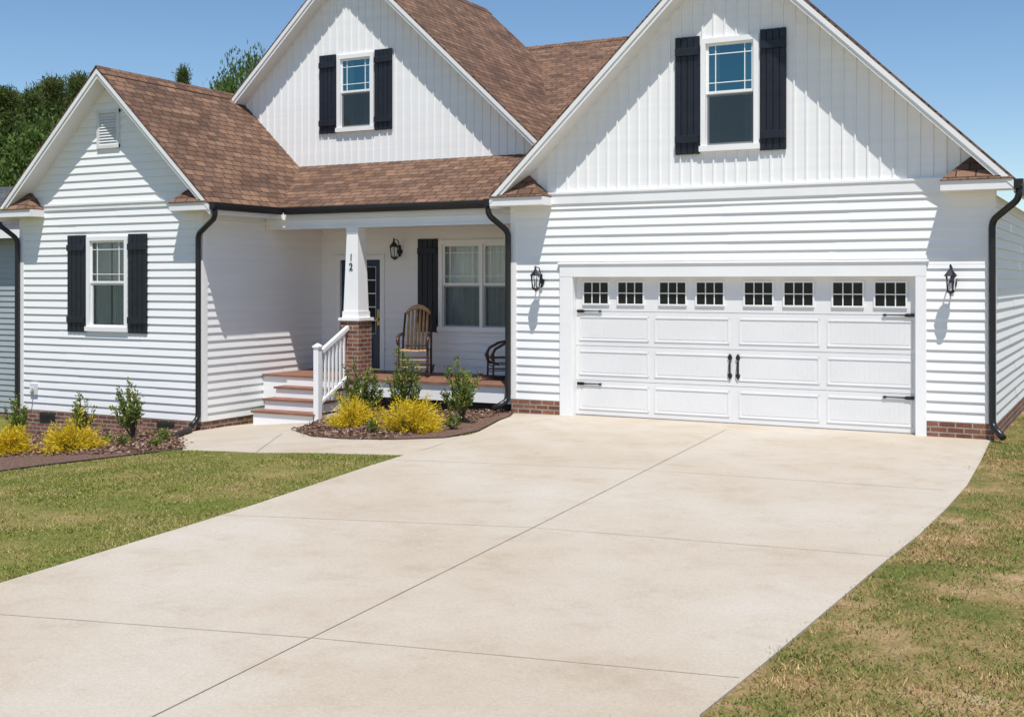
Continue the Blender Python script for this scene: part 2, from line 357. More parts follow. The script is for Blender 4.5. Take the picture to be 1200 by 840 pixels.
def window(x0,x1,z0,z1,yp,units=1,lab=None,trim=.075,curt=.36,glass='glass',screen='screen'):
    """x0..z1 outer trim box; yp wall plane (facing -y)"""
    mb=MB(); T=trim; yo=yp-.045
    mb.box(x0,x0+T,yo,yp+.06,z0,z1); mb.box(x1-T,x1,yo,yp+.06,z0,z1); mb.box(x0+T,x1-T,yo+.002,yp+.06,z1-T,z1); mb.box(x0-.02,x1+.02,yo-.02,yp+.06,z0-.02,z0+T*.8)
    ix0,ix1,iz0,iz1=x0+T,x1-T,z0+T*.8,z1-T
    w=(ix1-ix0)/units; panes=MB(); scr=MB()
    for k in range(units):
        a=ix0+k*w; b=a+w
        if k: mb.box(a-.03,a+.03,yo+.004,yp+.06,iz0,iz1)
        if k: a+=.03
        if k<units-1: b-=.03
        zm=(iz0+iz1)/2+.01; s=.038
        for (za,zb,yy) in ((iz0,zm,yp+.012),(zm,iz1,yp-.006)):
            mb.box(a,a+s,yy,yy+.03,za,zb); mb.box(b-s,b,yy,yy+.03,za,zb); mb.box(a+s,b-s,yy+.001,yy+.029,za,za+s); mb.box(a+s,b-s,yy+.001,yy+.029,zb-s,zb)
            panes.face((a+s,yy+.015,za+s),(b-s,yy+.015,za+s),(b-s,yy+.015,zb-s),(a+s,yy+.015,zb-s))
        scr.face((a+.012,yp+.002,iz0+.012),(b-.012,yp+.002,iz0+.012),(b-.012,yp+.002,zm-.012),(a+.012,yp+.002,zm-.012))
        yy=yp-.006; q=.013; ww=(b-a)
        for u in (a+s+.10*ww/.7,b-s-.10*ww/.7): mb.box(u-q/2,u+q/2,yy+.004,yy+.026,zm+s,iz1-s)
        for v in (zm+s+.12,iz1-s-.12): mb.box(a+s,b-s,yy+.005,yy+.025,v-q/2,v+q/2)
    win=mb.make('window',M['white'],house,label=lab)
    panes.make('window_pane',M[glass],win); scr.make('insect_screen',M[screen],win)
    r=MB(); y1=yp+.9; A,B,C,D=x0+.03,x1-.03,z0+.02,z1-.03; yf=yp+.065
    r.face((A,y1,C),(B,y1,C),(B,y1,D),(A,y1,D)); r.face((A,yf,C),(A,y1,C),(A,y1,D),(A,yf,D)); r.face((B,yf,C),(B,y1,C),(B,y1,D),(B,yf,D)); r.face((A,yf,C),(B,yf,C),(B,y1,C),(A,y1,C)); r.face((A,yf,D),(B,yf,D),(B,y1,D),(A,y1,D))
    r.make('room_shade_box',M['dark'],win)  # dark-coloured box behind the sash paints in the unlit room
    if curt:
        c=MB(); W=ix1-ix0
        for (ca,cb) in ((ix0,ix0+W*curt),(ix1-W*curt,ix1)):
            N=44; pr=None
            for i in range(N+1):
                u=ca+(cb-ca)*i/N; y=yp+.10+.024*math.sin(i*1.1+.4*math.sin(i*.5))+.008*math.sin(i*.37)
                if pr: c.face((pr[0],pr[1],iz0-.0),(u,y,iz0),(u,y,iz1),(pr[0],pr[1],iz1))
                pr=(u,y)
        c.make('curtain',M['curtain'],win,smooth=False)
    return win
def shutter(x0,x1,z0,z1,yp):
    mb=MB(); n=4; w=(x1-x0)/n
    for i in range(n): mb.box(x0+i*w+.005,x0+(i+1)*w-.005,yp-.045,yp-.02,z0,z1)
    mb.box(x0+.002,x1-.002,yp-.03,yp-.018,z0+.005,z1-.005)
    h=z1-z0
    for f in (.13,.87): mb.box(x0+.012,x1-.012,yp-.078,yp-.044,z0+h*f-.055,z0+h*f+.055)
    return mb.make('shutter',M['shutter'],house,bevel=.004)
# --- garage block
GX0,GX1=-1.07,6.035; GC=2.5; GRZ=7.06; GS=.965
hw=(2.06,2.923,3.98,5.60)
mb=MB()
lap(mb,(0,0,0),(1,0,0),(0,-1,0),GX0+.09,GX1-.09,.22,3.27,[(-.15,5.2,-1,2.30)])
lap(mb,(GX1,0,0),(0,1,0),(1,0,0),.09,9,.22,3.2)
lap(mb,(GX0,0,0),(0,1,0),(-1,0,0),.09,1.8,.22,3.2)
mb.make('garage_wall',M['siding'],house)
def bnb(name,yp,xc,zr,s,zb,x0,x1,hole,sp=.168):
    """board and batten gable; roof underside line z=zr-s*|x-xc|"""
    mb=MB(); top=lambda x: zr-s*abs(x-xc)
    h0,h1,hz0,hz1=hole; xs=sorted({x0,x1,h0,h1,xc})
    for a,b in zip(xs[:-1],xs[1:]):
        if h0<=a and b<=h1:
            mb.face((a,yp,zb),(b,yp,zb),(b,yp,hz0),(a,yp,hz0)); mb.face((a,yp,hz1),(b,yp,hz1),(b,yp,top(b)),(a,yp,top(a)))
        else: mb.face((a,yp,zb),(b,yp,zb),(b,yp,max(zb,top(b))),(a,yp,max(zb,top(a))))
    k=xc-sp*math.floor((xc-x0)/sp)-sp/2
    while k<x1:
        t=top(k)-.02
        segs=[(zb,t)] if not(h0<k<h1) else [(zb,hz0),(hz1,t)]
        for (a,b) in segs:
            if b>a+.02: mb.box(k-.012,k+.012,yp-.018,yp-.001,a,b)
        k+=sp
    return mb.make(name,M['siding'],house)
bnb('gable_wall',0,GC,GRZ-.12,GS,3.4,GX0-.1,GX1+.1,(hw[0]+.03,hw[1]-.03,hw[2]+.03,hw[3]-.03))
bnb('gable_wall',1.8,-5.41,8.14,.93,4.1,-8.6,-1.2,(-5.76,-4.98,4.96,6.34))
# trim of garage
mb=MB()
mb.box(GX0+.01,GX1-.01,-.035,.02,3.27,3.42); mb.box(GX0,GX1,-.05,.02,3.42,3.45)
for a,b in ((GX0-.02,GX0+.09),(GX1-.09,GX1+.02)): mb.box(a,b,-.025,.09,.22,3.268)
mb.make('trim_board',M['white'],house)
mb=MB(); mb.box(-.22,-.0,-.04,.15,.0,2.14); mb.box(5.056,5.20,-.04,.15,.0,2.14); mb.box(-.22,5.20,-.042,.15,2.138,2.33); mb.box(-.25,5.23,-.06,.02,2.33,2.36)
mb.make('garage_door_frame',M['white'],house,bevel=.006)
for bx in ((GX0,-.222,-.03,.1,-.4,.215),(5.202,GX1,-.03,.1,-.4,.215),(GX1-.1,GX1+.03,.1,9,-.4,.215)):
    mb=MB(); mb.box(*bx); mb.make('brick_foundation',M['brick'],house)
# garage door
gd=MB(); yd=.09
for r in range(4):
    z0=.03+r*(2.12/4); z1=z0+2.12/4-.012; gd.box(.004,5.052,yd,yd+.05,z0,z1)
gd.box(.0,5.056,yd+.012,yd+.06,.0,2.136)
cols=[(.06,1.20),(1.30,2.45),(2.60,3.75),(3.86,5.0)]
for r in range(3):
    z0=.03+r*.53+.075; z1=z0+.37
    for a,b in cols:
        t=.018
        gd.box(a,b,yd-.009,yd+.001,z0,z0+t); gd.box(a,b,yd-.009,yd+.001,z1-t,z1); gd.box(a,a+t,yd-.010,yd+.001,z0,z1); gd.box(b-t,b,yd-.010,yd+.001,z0,z1)
        u=a+.05
        while u<b-.07:
            gd.box(u,u+.058,yd-.0035,yd+.001,z0+.045,z1-.045); u+=.066
gdo=gd.make('garage_door',M['doorwhite'],house)
for (a,b) in cols:
    for k in range(2):
        w=(b-a)/2; xc=a+w*(k+.5); x0,x1=xc-.20,xc+.20; z0,z1=1.735,2.055
        wb=MB(); f=.022
        wb.box(x0-f,x1+f,yd-.022,yd,z0-f,z0); wb.box(x0-f,x1+f,yd-.022,yd,z1,z1+f); wb.box(x0-f,x0,yd-.021,yd,z0,z1); wb.box(x1,x1+f,yd-.021,yd,z0,z1)
        for j in (1,2): u=x0+(x1-x0)*j/3; wb.box(u-.007,u+.007,yd-.016,yd-.002,z0,z1)
        zz=(z0+z1)/2; wb.box(x0,x1,yd-.017,yd-.002,zz-.007,zz+.007)
        wo=wb.make('garage_door_window',M['white'],gdo)
        pb=MB(); pb.box(x0,x1,yd-.008,yd-.001,z0,z1); pb.make('pane',M['pane'],wo)
# hardware
for side in (0,1):
    for z in (.50,1.615):
        h=MB(); pts=[(0,-.022),(.10,-.022),(.13,-.010),(.35,-.007),(.39,-.018),(.42,0)]
        pp=pts+[(u,-v) for u,v in reversed(pts[:-1])]; 
        poly=[((.03+u) if not side else (5.026-u),z+v) for u,v in pp]
        h.prism(poly,yd-.026,yd-.012); h.make('strap_hinge',M['black'],gdo)
for xh in (2.525-.06,2.525+.06):
    h=MB(); h.box(xh-.008,xh+.008,yd-.020,yd-.0,.74,.94); h.tube([(xh,yd-.015,.75),(xh,yd-.05,.77),(xh,yd-.058,.84),(xh,yd-.05,.91),(xh,yd-.015,.93)],[.010,.009,.012,.009,.010],6)
    for zc,sg in ((.72,-1),(.96,1)):
        h.prism([(xh-.010,zc-sg*.03),(xh-.034,zc+sg*.005),(xh-.026,zc+sg*.03),(xh,zc+sg*.065),(xh+.026,zc+sg*.03),(xh+.034,zc+sg*.005),(xh+.010,zc-sg*.03)],yd-.024,yd-.002)
    h.make('pull_handle',M['black'],gdo)
window(*hw,0,lab='double-hung gable window above the garage door',curt=.25,glass='glass_teal_reflect',screen='screen_dark')
shutter(1.665,2.045,3.93,5.65,0); shutter(2.938,3.318,3.93,5.65,0)
window(-5.79,-4.948,4.93,6.37,1.8,curt=.35,glass='glass_teal_reflect',screen='screen_dark'); shutter(-6.21,-5.81,4.9,6.4,1.8); shutter(-4.93,-4.53,4.9,6.4,1.8)
# --- left wing
WY=-1.45; WX0,WX1=-10.62,-6.18; WC=-8.3; WRZ=5.81; WS=.953
wu=lambda z:(WC-(WRZ-.13-z)/WS,WC+(WRZ-.13-z)/WS)
whole=(-8.86,-7.92,1.24,2.84)
mb=MB()
lap(mb,(0,WY,0),(1,0,0),(0,-1,0),WX0+.09,WX1-.09,-.28,3.36,[whole])
lap(mb,(0,WY,0),(1,0,0),(0,-1,0),WX0,WX1,3.47,5.7,[],ulim=wu)
lap(mb,(WX1,0,0),(0,1,0),(1,0,0),WY+.09,1.8,-.28,3.36)
lap(mb,(WX0,0,0),(0,1,0),(-1,0,0),WY+.09,8,-.28,3.36)
mb.make('wing_wall',M['siding'],house)
mb=MB(); mb.box(WX0,WX1,WY-.03,WY+.02,3.36,3.44); mb.box(WX0,WX1,WY-.045,WY+.02,3.44,3.475)
for a,b in ((WX0-.02,WX0+.09),(WX1-.09,WX1+.02)): mb.box(a,b,WY-.025,WY+.09,-.28,3.358)
mb.make('trim_board',M['white'],house)
for bx in ((WX0-.01,WX1+.01,WY-.02,WY+.1,-1.4,-.285),(WX1-.1,WX1+.012,WY+.1,1.8,-1.2,-.285),(WX0-.012,WX0+.1,WY+.1,8,-1.5,-.285)):
    mb=MB(); mb.box(*bx); mb.make('brick_foundation',M['brick'],house)
for x in (-9.9,-7.0):
    mb=MB(); mb.box(x-.2,x+.2,WY-.03,WY,-.50,-.32); 
    for i in range(4): mb.box(x-.19,x+.19,WY-.036,WY-.028,-.485+i*.037,-.470+i*.037)
    mb.make('foundation_vent',M['under'],house)
window(-8.889,-7.888,1.21,2.87,WY,curt=.495,screen='screen_light'); shutter(-9.366,-8.905,1.17,2.90,WY); shutter(-7.872,-7.42,1.17,2.90,WY)
mb=MB(); x0,x1,z0,z1=-8.62,-8.08,4.42,5.10
mb.box(x0,x0+.06,WY-.05,WY,z0,z1); mb.box(x1-.06,x1,WY-.05,WY,z0,z1); mb.box(x0,x1,WY-.052,WY,z0,z0+.06); mb.box(x0,x1,WY-.052,WY,z1-.06,z1)
z=z0+.06
while z<z1-.08:
    mb.face((x0+.06,WY-.045,z),(x1-.06,WY-.045,z),(x1-.06,WY-.018,z+.05),(x0+.06,WY-.018,z+.05)); z+=.05
mb.make('gable_vent',M['tinv'],house)
mb=MB(); mb.box(-10.33,-10.15,WY-.05,WY-.005,.0,.2); mb.tube([(-10.24,WY-.04,.1),(-10.24,WY-.12,.1),(-10.24,WY-.14,.04)],.014,6); mb.tube([(-10.28,WY-.09,.13),(-10.2,WY-.09,.13)],.012,6)
mb.make('outdoor_faucet',M['tinv'],house)
# --- roofs
def gable_roof(xc,zr,s,xl,xr,yf,yb,rt=.16):
    sh=MB(); fa=MB()
    for xe in (xl,xr):
        ze=zr-s*abs(xe-xc)
        sh.slab([(xc,yf-.02,zr),(xe,yf-.02,ze),(xe,yb,ze),(xc,yb,zr)],.035)
        fa.slab([(xc,yf,zr-.037),(xe,yf,ze-.037),(xe,yb,ze-.037),(xc,yb,zr-.037)],rt)
        # second raised rake board
        fa.slab([(xc,yf-.018,zr-.038),(xe,yf-.018,ze-.038),(xe,yf,ze-.038),(xc,yf,zr-.038)],rt*.55)
    # ridge cap
    for sg in (-1,1): sh.slab([(xc,yf-.03,zr+.02),(xc+sg*.16,yf-.03,zr+.02-.16*s),(xc+sg*.16,yb,zr+.02-.16*s),(xc,yb,zr+.02)],.03)
    sh.make('roof',M['shingle'],house); fa.make('fascia',M['soffit'],house)
gable_roof(GC,GRZ,GS,-1.28,6.30,-.35,9.2)
gable_roof(WC,WRZ,WS,-10.86,-5.74,-1.78,5.5)
gable_roof(-5.41,8.26,.93,-8.75,-1.05,1.5,6.9)
# main roof / porch roof plane
MR=lambda y:3.39+.53*(y-.08)
sh=MB(); sh.slab([(-9.2,7.8,MR(7.8)),(-9.2,.08,MR(.08)),(1.5,.08,MR(.08)),(1.5,7.8,MR(7.8))],.04); sh.slab([(1.5,7.8,MR(7.8)),(1.5,15,3.6),(-9.2,15,3.6),(-9.2,7.8,MR(7.8))],.04)
sh.slab([(-6,7.62,MR(7.8)-.07),(1.5,7.62,MR(7.8)-.07),(1.5,7.8,MR(7.8)+.03),(-6,7.8,MR(7.8)+.03)],.03)
ro=sh.make('roof',M['shingle'],house)
mb=MB(); mb.box(-6.1,-1.1,.10,.13,3.16,3.33); mb.box(-6.15,-1.08,.13,.24,3.25,3.28)
mb.make('fascia',M['soffit'],house)
# eave returns
def ret(xo,xi,yf,yw,z,side):
    wb=MB(); wb.box(min(xo,xi),max(xo,xi),yf,yw,z-.17,z-.04); 
    sb=MB(); xa=xo+(xi-xo)*.52; zt=z+.36
    A=(xo,yf-.02,z-.03); B=(xi,yf-.02,z-.03); C=(xi,yw,z-.03); D=(xo,yw,z-.03); P=(xa,yw,zt); 
    for f in ((A,B,P),(B,C,P),(A,P,D),(A,D,C,B)): sb.face(*f)
    sb.box(min(xo,xi)-.0,max(xo,xi)+.0,yf-.02,yw,z-.045,z-.03)
    wb.make('eave_return',M['soffit'],house); sb.make('eave_return_shingles',M['shingle'],house)
ret(-1.28,-.36,-.36,-.003,3.42,-1); ret(6.29,5.42,-.36,-.003,3.42,1)
ret(-5.76,-6.62,-1.79,WY-.003,3.42,1); ret(-10.84,-9.98,-1.79,WY-.003,3.42,-1)
# gutters
def gutter(p0,p1,out):
    p0=Vector(p0); p1=Vector(p1); out=Vector(out); mb=MB(); prof=[(0,0),(0,-.12),(.07,-.12),(.11,-.05),(.11,0),(.10,0),(.10,-.05),(.065,-.105),(.01,-.105),(.01,0)]
    a=[p0+out*u+Vector((0,0,v)) for u,v in prof]; b=[p1+out*u+Vector((0,0,v)) for u,v in prof]
    for i in range(len(prof)): j=(i+1)%len(prof); mb.face(a[i],a[j],b[j],b[i])
    mb.face(*a[:5]); mb.face(*b[:5]); mb.make('gutter',M['black'],house)
gutter((-5.74,-1.78,3.37),(-5.74,.0,3.37),(1,0,0)); gutter((-5.64,.08,3.37),(-1.3,.08,3.37),(0,-1,0)); gutter((-1.28,-.36,3.37),(-1.28,.08,3.37),(-1,0,0)); gutter((6.30,-.36,3.37),(6.30,9.2,3.37),(1,0,0)); gutter((-10.86,-1.78,3.37),(-10.86,5.5,3.37),(-1,0,0))
def smoothpath(pts,n=5):
    pts=[Vector(p) for p in pts]; out=[pts[0]]
    for i in range(1,len(pts)-1):
        a=pts[i]+(pts[i-1]-pts[i]).normalized()*.09; b=pts[i]+(pts[i+1]-pts[i]).normalized()*.09
        for k in range(n+1): t=k/n; out.append(a.lerp(pts[i],t).lerp(pts[i].lerp(b,t),t))
    out.append(pts[-1]); return out
def downspout(p):
    mb=MB(); mb.tube(smoothpath(p),.046,8); mb.make('downspout',M['black'],house,smooth=True)
def ds(xg,yg,xw,yw,zb,toe):
    downspout([(xg,yg,3.28),(xg,yg,3.12),(xw,yw,2.86),(xw,yw,zb+.18),(xw+toe[0],yw+toe[1],zb+.06)])
ds(-5.69,-1.70,-6.22,WY-.075,-.40,(.02,-.2)); ds(-1.34,-.30,-1.10,-.08,.02,(-.12,-.25)); ds(6.36,-.30,6.02,-.08,.02,(.15,-.2)); ds(-10.92,-1.70,-10.64,WY-.075,-.75,(0,-.2))
mb=MB(); a=gp(222,508); b=gp(203,515); mb.tube([(-6.2,WY-.3,-.36),(a[0],a[1],float(G(a[0]))+.06),(b[0],b[1],float(G(b[0]))+.06)],.045,8); mb.make('drain_pipe',M['pipe'],house,smooth=True)
# --- porch
PW=1.8; FZ=.42
mb=MB(); lap(mb,(0,PW,0),(1,0,0),(0,-1,0),WX1,GX0,FZ,3.06,[(-3.49,-1.78,1.22,2.79),(-5.78,-4.74,FZ,2.56)]); mb.make('porch_wall',M['siding'],house)
mb=MB(); mb.box(WX1+.02,GX0,.35,PW,3.055,3.08); mb.make('porch_ceiling',M['soffit'],house)
mb=MB(); mb.box(WX1+.02,GX0-.005,.14,.36,3.03,3.27); mb.box(WX1+.02,GX0-.005,.125,.375,3.0,3.035); mb.make('porch_beam',M['white'],house)
window(-3.52,-1.75,1.19,2.82,PW,units=2,lab='double window on the porch wall',curt=.495); shutter(-3.97,-3.54,1.15,2.85,PW)
# deck
mb=MB(); y=.03
while y<PW-.01: mb.box(WX1+.02,GX0-.005,y,min(y+.14,PW),FZ-.035,FZ); y+=.146
mb.make('porch_floor',M['deck'],house)
for bx in ((-4.05,GX0-.01,.07,.10,.12,FZ-.036),(WX1+.02,-5.62,.07,.10,-.05,FZ-.036)):
    mb=MB(); mb.box(*bx); mb.make('porch_skirt',M['white'],house)
mb=MB(); mb.box(WX1+.02,GX0-.01,.14,.17,-.6,.38); mb.make('deck_shade_panel',M['under'],house)  # added dark panel, paints the shade in the gap under the deck
# steps
st=MB()
fronts=[-.85,-.55,-.25]; zs=[-.12,.06,.24]
wh=MB()
for i,(yf,z) in enumerate(zip(fronts,zs)):
    lo_=z-.18-(.2 if i==0 else 0)
    st.box(-5.64,-4.32,yf-.03,yf+.30,z-.035,z); wh.box(-5.61,-4.35,yf+.0,yf+.02,lo_,z-.036)
    for x in (-5.61,-4.37): wh.box(x,x+.03,yf+.02,.05+.01*(i+1),lo_-.002,z-.037)
wh.box(-5.61,-4.35,.05,.068,.24,FZ-.036)
stp=st.make('porch_steps',M['deck'],house); wh.make('step_risers',M['white'],stp)
# pier, column, digits
mb=MB(); mb.box(-4.45,-4.07,.06,.44,-.5,1.40); mb.make('brick_pier',M['brick'],house)
mb=MB(); mb.box(-4.48,-4.04,.03,.47,1.40,1.45); mb.box(-4.43,-4.09,.08,.42,1.45,1.56)
def frust(mb,cx,cy,w0,w1,z0,z1):
    A=[(cx+sx*w0/2,cy+sy*w0/2,z0) for sx,sy in ((-1,-1),(1,-1),(1,1),(-1,1))]; B=[(cx+sx*w1/2,cy+sy*w1/2,z1) for sx,sy in ((-1,-1),(1,-1),(1,1),(-1,1))]
    for i in range(4): j=(i+1)%4; mb.face(A[i],A[j],B[j],B[i])
    mb.face(*B)
CW0,CW1=.31,.225
frust(mb,-4.26,.25,CW0,CW1,1.56,3.0); mb.box(-4.382,-4.138,.128,.372,2.90,3.0)
colm=mb.make('column',M['white'],house)
for ch,zc in (('1',2.43),('2',2.27)):
    cu=bpy.data.curves.new('digit','FONT'); cu.body=ch; cu.size=.17; cu.extrude=.004; cu.align_x='CENTER'
    to=bpy.data.objects.new('tmp',cu); coll.objects.link(to); dg=bpy.context.evaluated_depsgraph_get(); dg.update()
    me=bpy.data.meshes.new_from_object(to.evaluated_get(dg)); bpy.data.objects.remove(to); me.materials.clear(); me.materials.append(M['black'])
    o=bpy.data.objects.new('house_number',me); coll.objects.link(o); o.parent=colm; w=CW0-(zc-1.56)/1.44*(CW0-CW1); o.rotation_euler=(math.pi/2-.030,0,0); o.location=(-4.27,.25-w/2-.010,zc)
# railing
ra=MB(); X=-4.30
ra.box(X-.05,X+.05,-.83,-.73,-.42,.98); ra.box(X-.065,X+.065,-.845,-.715,.98,1.01); 
frust(ra,X,-.78,.11,.02,1.01,1.05)
ra.tube([(X,-.78,.86),(X,.06,1.28)],.045,4); ra.tube([(X,-.78,.02),(X,.06,.44)],.035,4)
for i in range(7): y=-.68+i*.105; zb=.02+(y+.78)*.5; ra.box(X-.016,X+.016,y-.016,y+.016,zb,zb+.84)
ra.make('stair_railing',M['white'],house)
# front door
x0,x1=-5.72,-4.80; z0,z1=FZ+.02,2.48
mb=MB(); mb.box(x0-.09,x0,PW-.04,PW+.08,FZ,z1+.09); mb.box(x1,x1+.09,PW-.04,PW+.08,FZ,z1+.09); mb.box(x0,x1,PW-.04,PW+.08,z1,z1+.09); dfr=mb.make('door_frame',M['white'],house)
mb=MB(); yy=PW+.02; mb.box(x0,x0+.13,yy,yy+.04,z0,z1); mb.box(x1-.13,x1,yy,yy+.04,z0,z1); mb.box(x0+.13,x1-.13,yy,yy+.04,z0,z0+.65); mb.box(x0+.13,x1-.13,yy,yy+.04,z1-.13,z1); mb.box(x0+.2,x1-.2,yy-.012,yy,z0+.12,z0+.54)
fd=mb.make('front_door',M['blue'],house)
mb=MB(); mb.box(x0+.13,x1-.13,yy+.015,yy+.025,z0+.65,z1-.13); mb.make('door_pane',M['pane'],fd)
mb=MB(); a,b,c,d_=x0+.13,x1-.13,z0+.65,z1-.13
for k in range(0,4): u=a+(b-a)*k/3; mb.box(u-.009,u+.009,yy+.002,yy+.014,c,d_)
for k in range(0,6): v=c+(d_-c)*k/5; mb.box(a,b,yy+.003,yy+.013,v-.009,v+.009)
mb.make('door_grille',M['white'],fd)
mb=MB(); mb.tube([(x1-.07,yy,1.36),(x1-.07,yy-.06,1.36)],.03,8); mb.box(x1-.1,x1-.04,yy-.01,yy,1.25,1.55); mb.make('door_handle',M['brass'],fd)
# lanterns
def lantern(x,yp,z):
    mb=MB(); y=yp-.21
    mb.tube([(x,yp-.02,z-.02),(x,yp-.0,z-.02)],[.055,.055],12); mb.box(x-.025,x+.025,yp-.03,yp-.015,z-.11,z+.10)
    mb.tube([(x,yp-.02,z-.05),(x,yp-.07,z-.12),(x,yp-.15,z-.16),(x,y,z-.15)],.011,6)
    mb.tube([(x,yp-.02,z+.06),(x,yp-.08,z+.19),(x,y,z+.21),(x,y,z+.16)],.009,6)
    mb.tube([(x,y,z+.07),(x,y,z+.085),(x,y,z+.15),(x,y,z+.18)],[.088,.080,.028,.012],8); mb.tube([(x,y,z+.18),(x,y,z+.20),(x,y,z+.23)],[.012,.02,.004],6)
    mb.tube([(x,y,z-.155),(x,y,z-.14),(x,y,z-.12)],[.025,.05,.060],8)
    for k in range(4):
        a=math.pi*2*(k+.5)/4; mb.tube([(x+.052*math.cos(a),y+.052*math.sin(a),z-.12),(x+.072*math.cos(a),y+.072*math.sin(a),z+.075)],.006,4)
    mb.tube([(x,y,z-.155),(x,y,z-.19)],[.012,.003],6)
    l=mb.make('wall_lantern',M['black'],house); g=MB(); g.tube([(x,y,z-.12),(x,y,z+.07)],[.046,.066],12); g.make('lantern_glass',M['lampglass'],l,smooth=True)
    c=MB(); c.tube([(x,y,z-.12),(x,y,z-.02)],.012,8); c.make('lantern_bulb',M['white'],l)
lantern(-.54,-.02,2.09); lantern(5.53,-.02,2.07); lantern(-4.36,PW-.02,2.64)
# ------------------------------------------------------------------ rocking chairs
def chair(frame,slat,low=False):
    root=empty('rocking_chair')
    D,Wd=frame,slat
    s=MB()
    for i in range(7): 
        x=-.205+i*.068; s.box(x-.031,x+.031,-.25,.23,.415+.01*abs(i-3)/3,.44+.01*abs(i-3)/3)
    s.make('seat',Wd,root,bevel=.006)
    b=MB(); H=lambda z:.43+(z-.43)*(.5 if low else 1)
    for i in range(6):
        x=-.165+i*.066; zt=1.10-.035*(abs(i-2.5)/2.5)**2; b.tube([(x,.20,.43),(x,.27,H(.62)),(x,.32,H(.85)),(x,.40,H(zt))],[.020,.024,.024,.020],6)
    b.tube([(-.225,.39,H(1.03)),(-.16,.40,H(1.10)),(-.08,.41,H(1.14)),(0,.415,H(1.155)),(.08,.41,H(1.14)),(.16,.40,H(1.10)),(.225,.39,H(1.03))],[.02,.034,.042,.045,.042,.034,.02],8)
    b.tube([(-.205,.215,.50),(.205,.215,.50)],.018,6)
    b.make('backrest',Wd,root,smooth=True)
    for sx in (-1,1):
        x=.25*sx; m=MB()
        if low: m.tube([(x,.38,.74),(x,.2,.76),(x,0,.72),(x,-.18,.62),(x,-.26,.48),(x,-.22,.36),(x,-.1,.30)],[.02,.024,.028,.03,.028,.024,.02],8)
        else: m.tube([(x*.95,.30,.68),(x,.12,.70),(x*1.04,-.08,.695),(x*1.06,-.24,.66),(x*1.05,-.31,.60),(x*1.02,-.29,.54),(x,-.24,.53)],[.018,.024,.030,.030,.025,.020,.016],8)
        m.make('armrest',D,root,smooth=True)
        m=MB(); m.tube([(x,.56,.15),(x,.42,.075),(x,.2,.025),(x,0,.02),(x,-.2,.04),(x,-.36,.09),(x,-.44,.14)],.02,6); m.make('rocker',D,root,smooth=True)
        m=MB(); m.tube([(x,-.22,.04),(x,-.22,.22),(x,-.21,.43),(x,-.22,.655*(.85 if low else 1))],[.018,.022,.020,.018],8); m.make('leg',D,root,smooth=True)
        m=MB(); m.tube([(x,.22,.03),(x,.22,.25),(x,.25,.60),(x*.93,.39,H(1.05))],[.018,.022,.020,.018],8); m.make('leg',D,root,smooth=True)
    m=MB()
    for z in (.16,.28): m.tube([(-.24,-.22,z),(.24,-.22,z)],.012,6); m.tube([(-.24,.22,z+.02),(.24,.22,z+.02)],.012,6); m.tube([(-.24,-.22,z+.03),(-.24,.22,z+.03)],.012,6); m.tube([(.24,-.22,z+.03),(.24,.22,z+.03)],.012,6)
    m.make('stretcher',Wd,root,smooth=True)
    return root
c1=chair(M['darkwood'],M['wood']); c1.location=(-3.47,.90,FZ); c1.rotation_euler=(0,0,math.radians(24)); c1.scale=(1,1,1.04)
c2=chair(M['bentwood'],M['bentwood'],low=True); c2.location=(-1.84,1.05,FZ); c2.rotation_euler=(0,0,math.radians(-48)); c2.scale=(.84,.84,.84)
for c in (c1,c2): c['category']='rocking chair'; c['group']='rocking chairs on the porch'
c1['label']='light wooden rocking chair with slatted back on porch'; c2['label']='low dark rocking chair with curved arms on porch'
# ------------------------------------------------------------------ plants
def rot_quads(C,N,L,W,twist=None):
    """leaf quads at centres C, along dirs N (n,3), length L, width W"""
    n=len(C); r=rng.normal(size=(n,3)); side=np.cross(N,r); side/=np.linalg.norm(side,axis=1)[:,None]+1e-9
    L=np.broadcast_to(L,(n,))[:,None]; W=np.broadcast_to(W,(n,))[:,None]
    a=C-side*W/2*.2; b=C+N*L*.5-side*W/2; c=C+N*L; d=C+N*L*.5+side*W/2
    return np.stack([a,b,c,d],1).reshape(-1,3)
def unit(v): return v/(np.linalg.norm(v,axis=1)[:,None]+1e-9)
def golden(x,y,w,h,lab):
    z=float(G(x))+.03; root=empty('golden_shrub',(x,y,z),label=lab,category='shrub'); mb=MB(); Cs=[];Ns=[]
    for k in range(120):
        d=Vector((random.gauss(0,1),random.gauss(0,1),abs(random.gauss(0,.85)))).normalized(); rr=random.uniform(.5,.95)*(1.16 if random.random()<.25 else 1)
        tip=Vector((d.x*w/2*rr,d.y*w/2*rr,.03+d.z*h*rr)); mb.tube([(0,0,0),tuple(Vector((tip.x*.45,tip.y*.45,tip.z*.6))),tuple(tip)],[.007,.005,.002],4)
        m=62; t=rng.uniform(.45,1.1,m)[:,None]
        P=np.array(tip)[None,:]*t+rng.normal(size=(m,3))*.030; P[:,2]-=.05*np.maximum(t[:,0]-.8,0)
        Cs.append(P); Ns.append(unit(np.array([d.x,d.y,d.z*.8])*1.0+rng.normal(size=(m,3))*.46))
    C=np.concatenate(Cs);N=np.concatenate(Ns); C[:,2]=np.maximum(C[:,2],.01); n=len(C)
    mb.make('branches',M['bark'],root)
    soup('foliage',rot_quads(C,N,rng.uniform(.03,.078,n),rng.uniform(.006,.013,n)),4,M['yellow'],root)
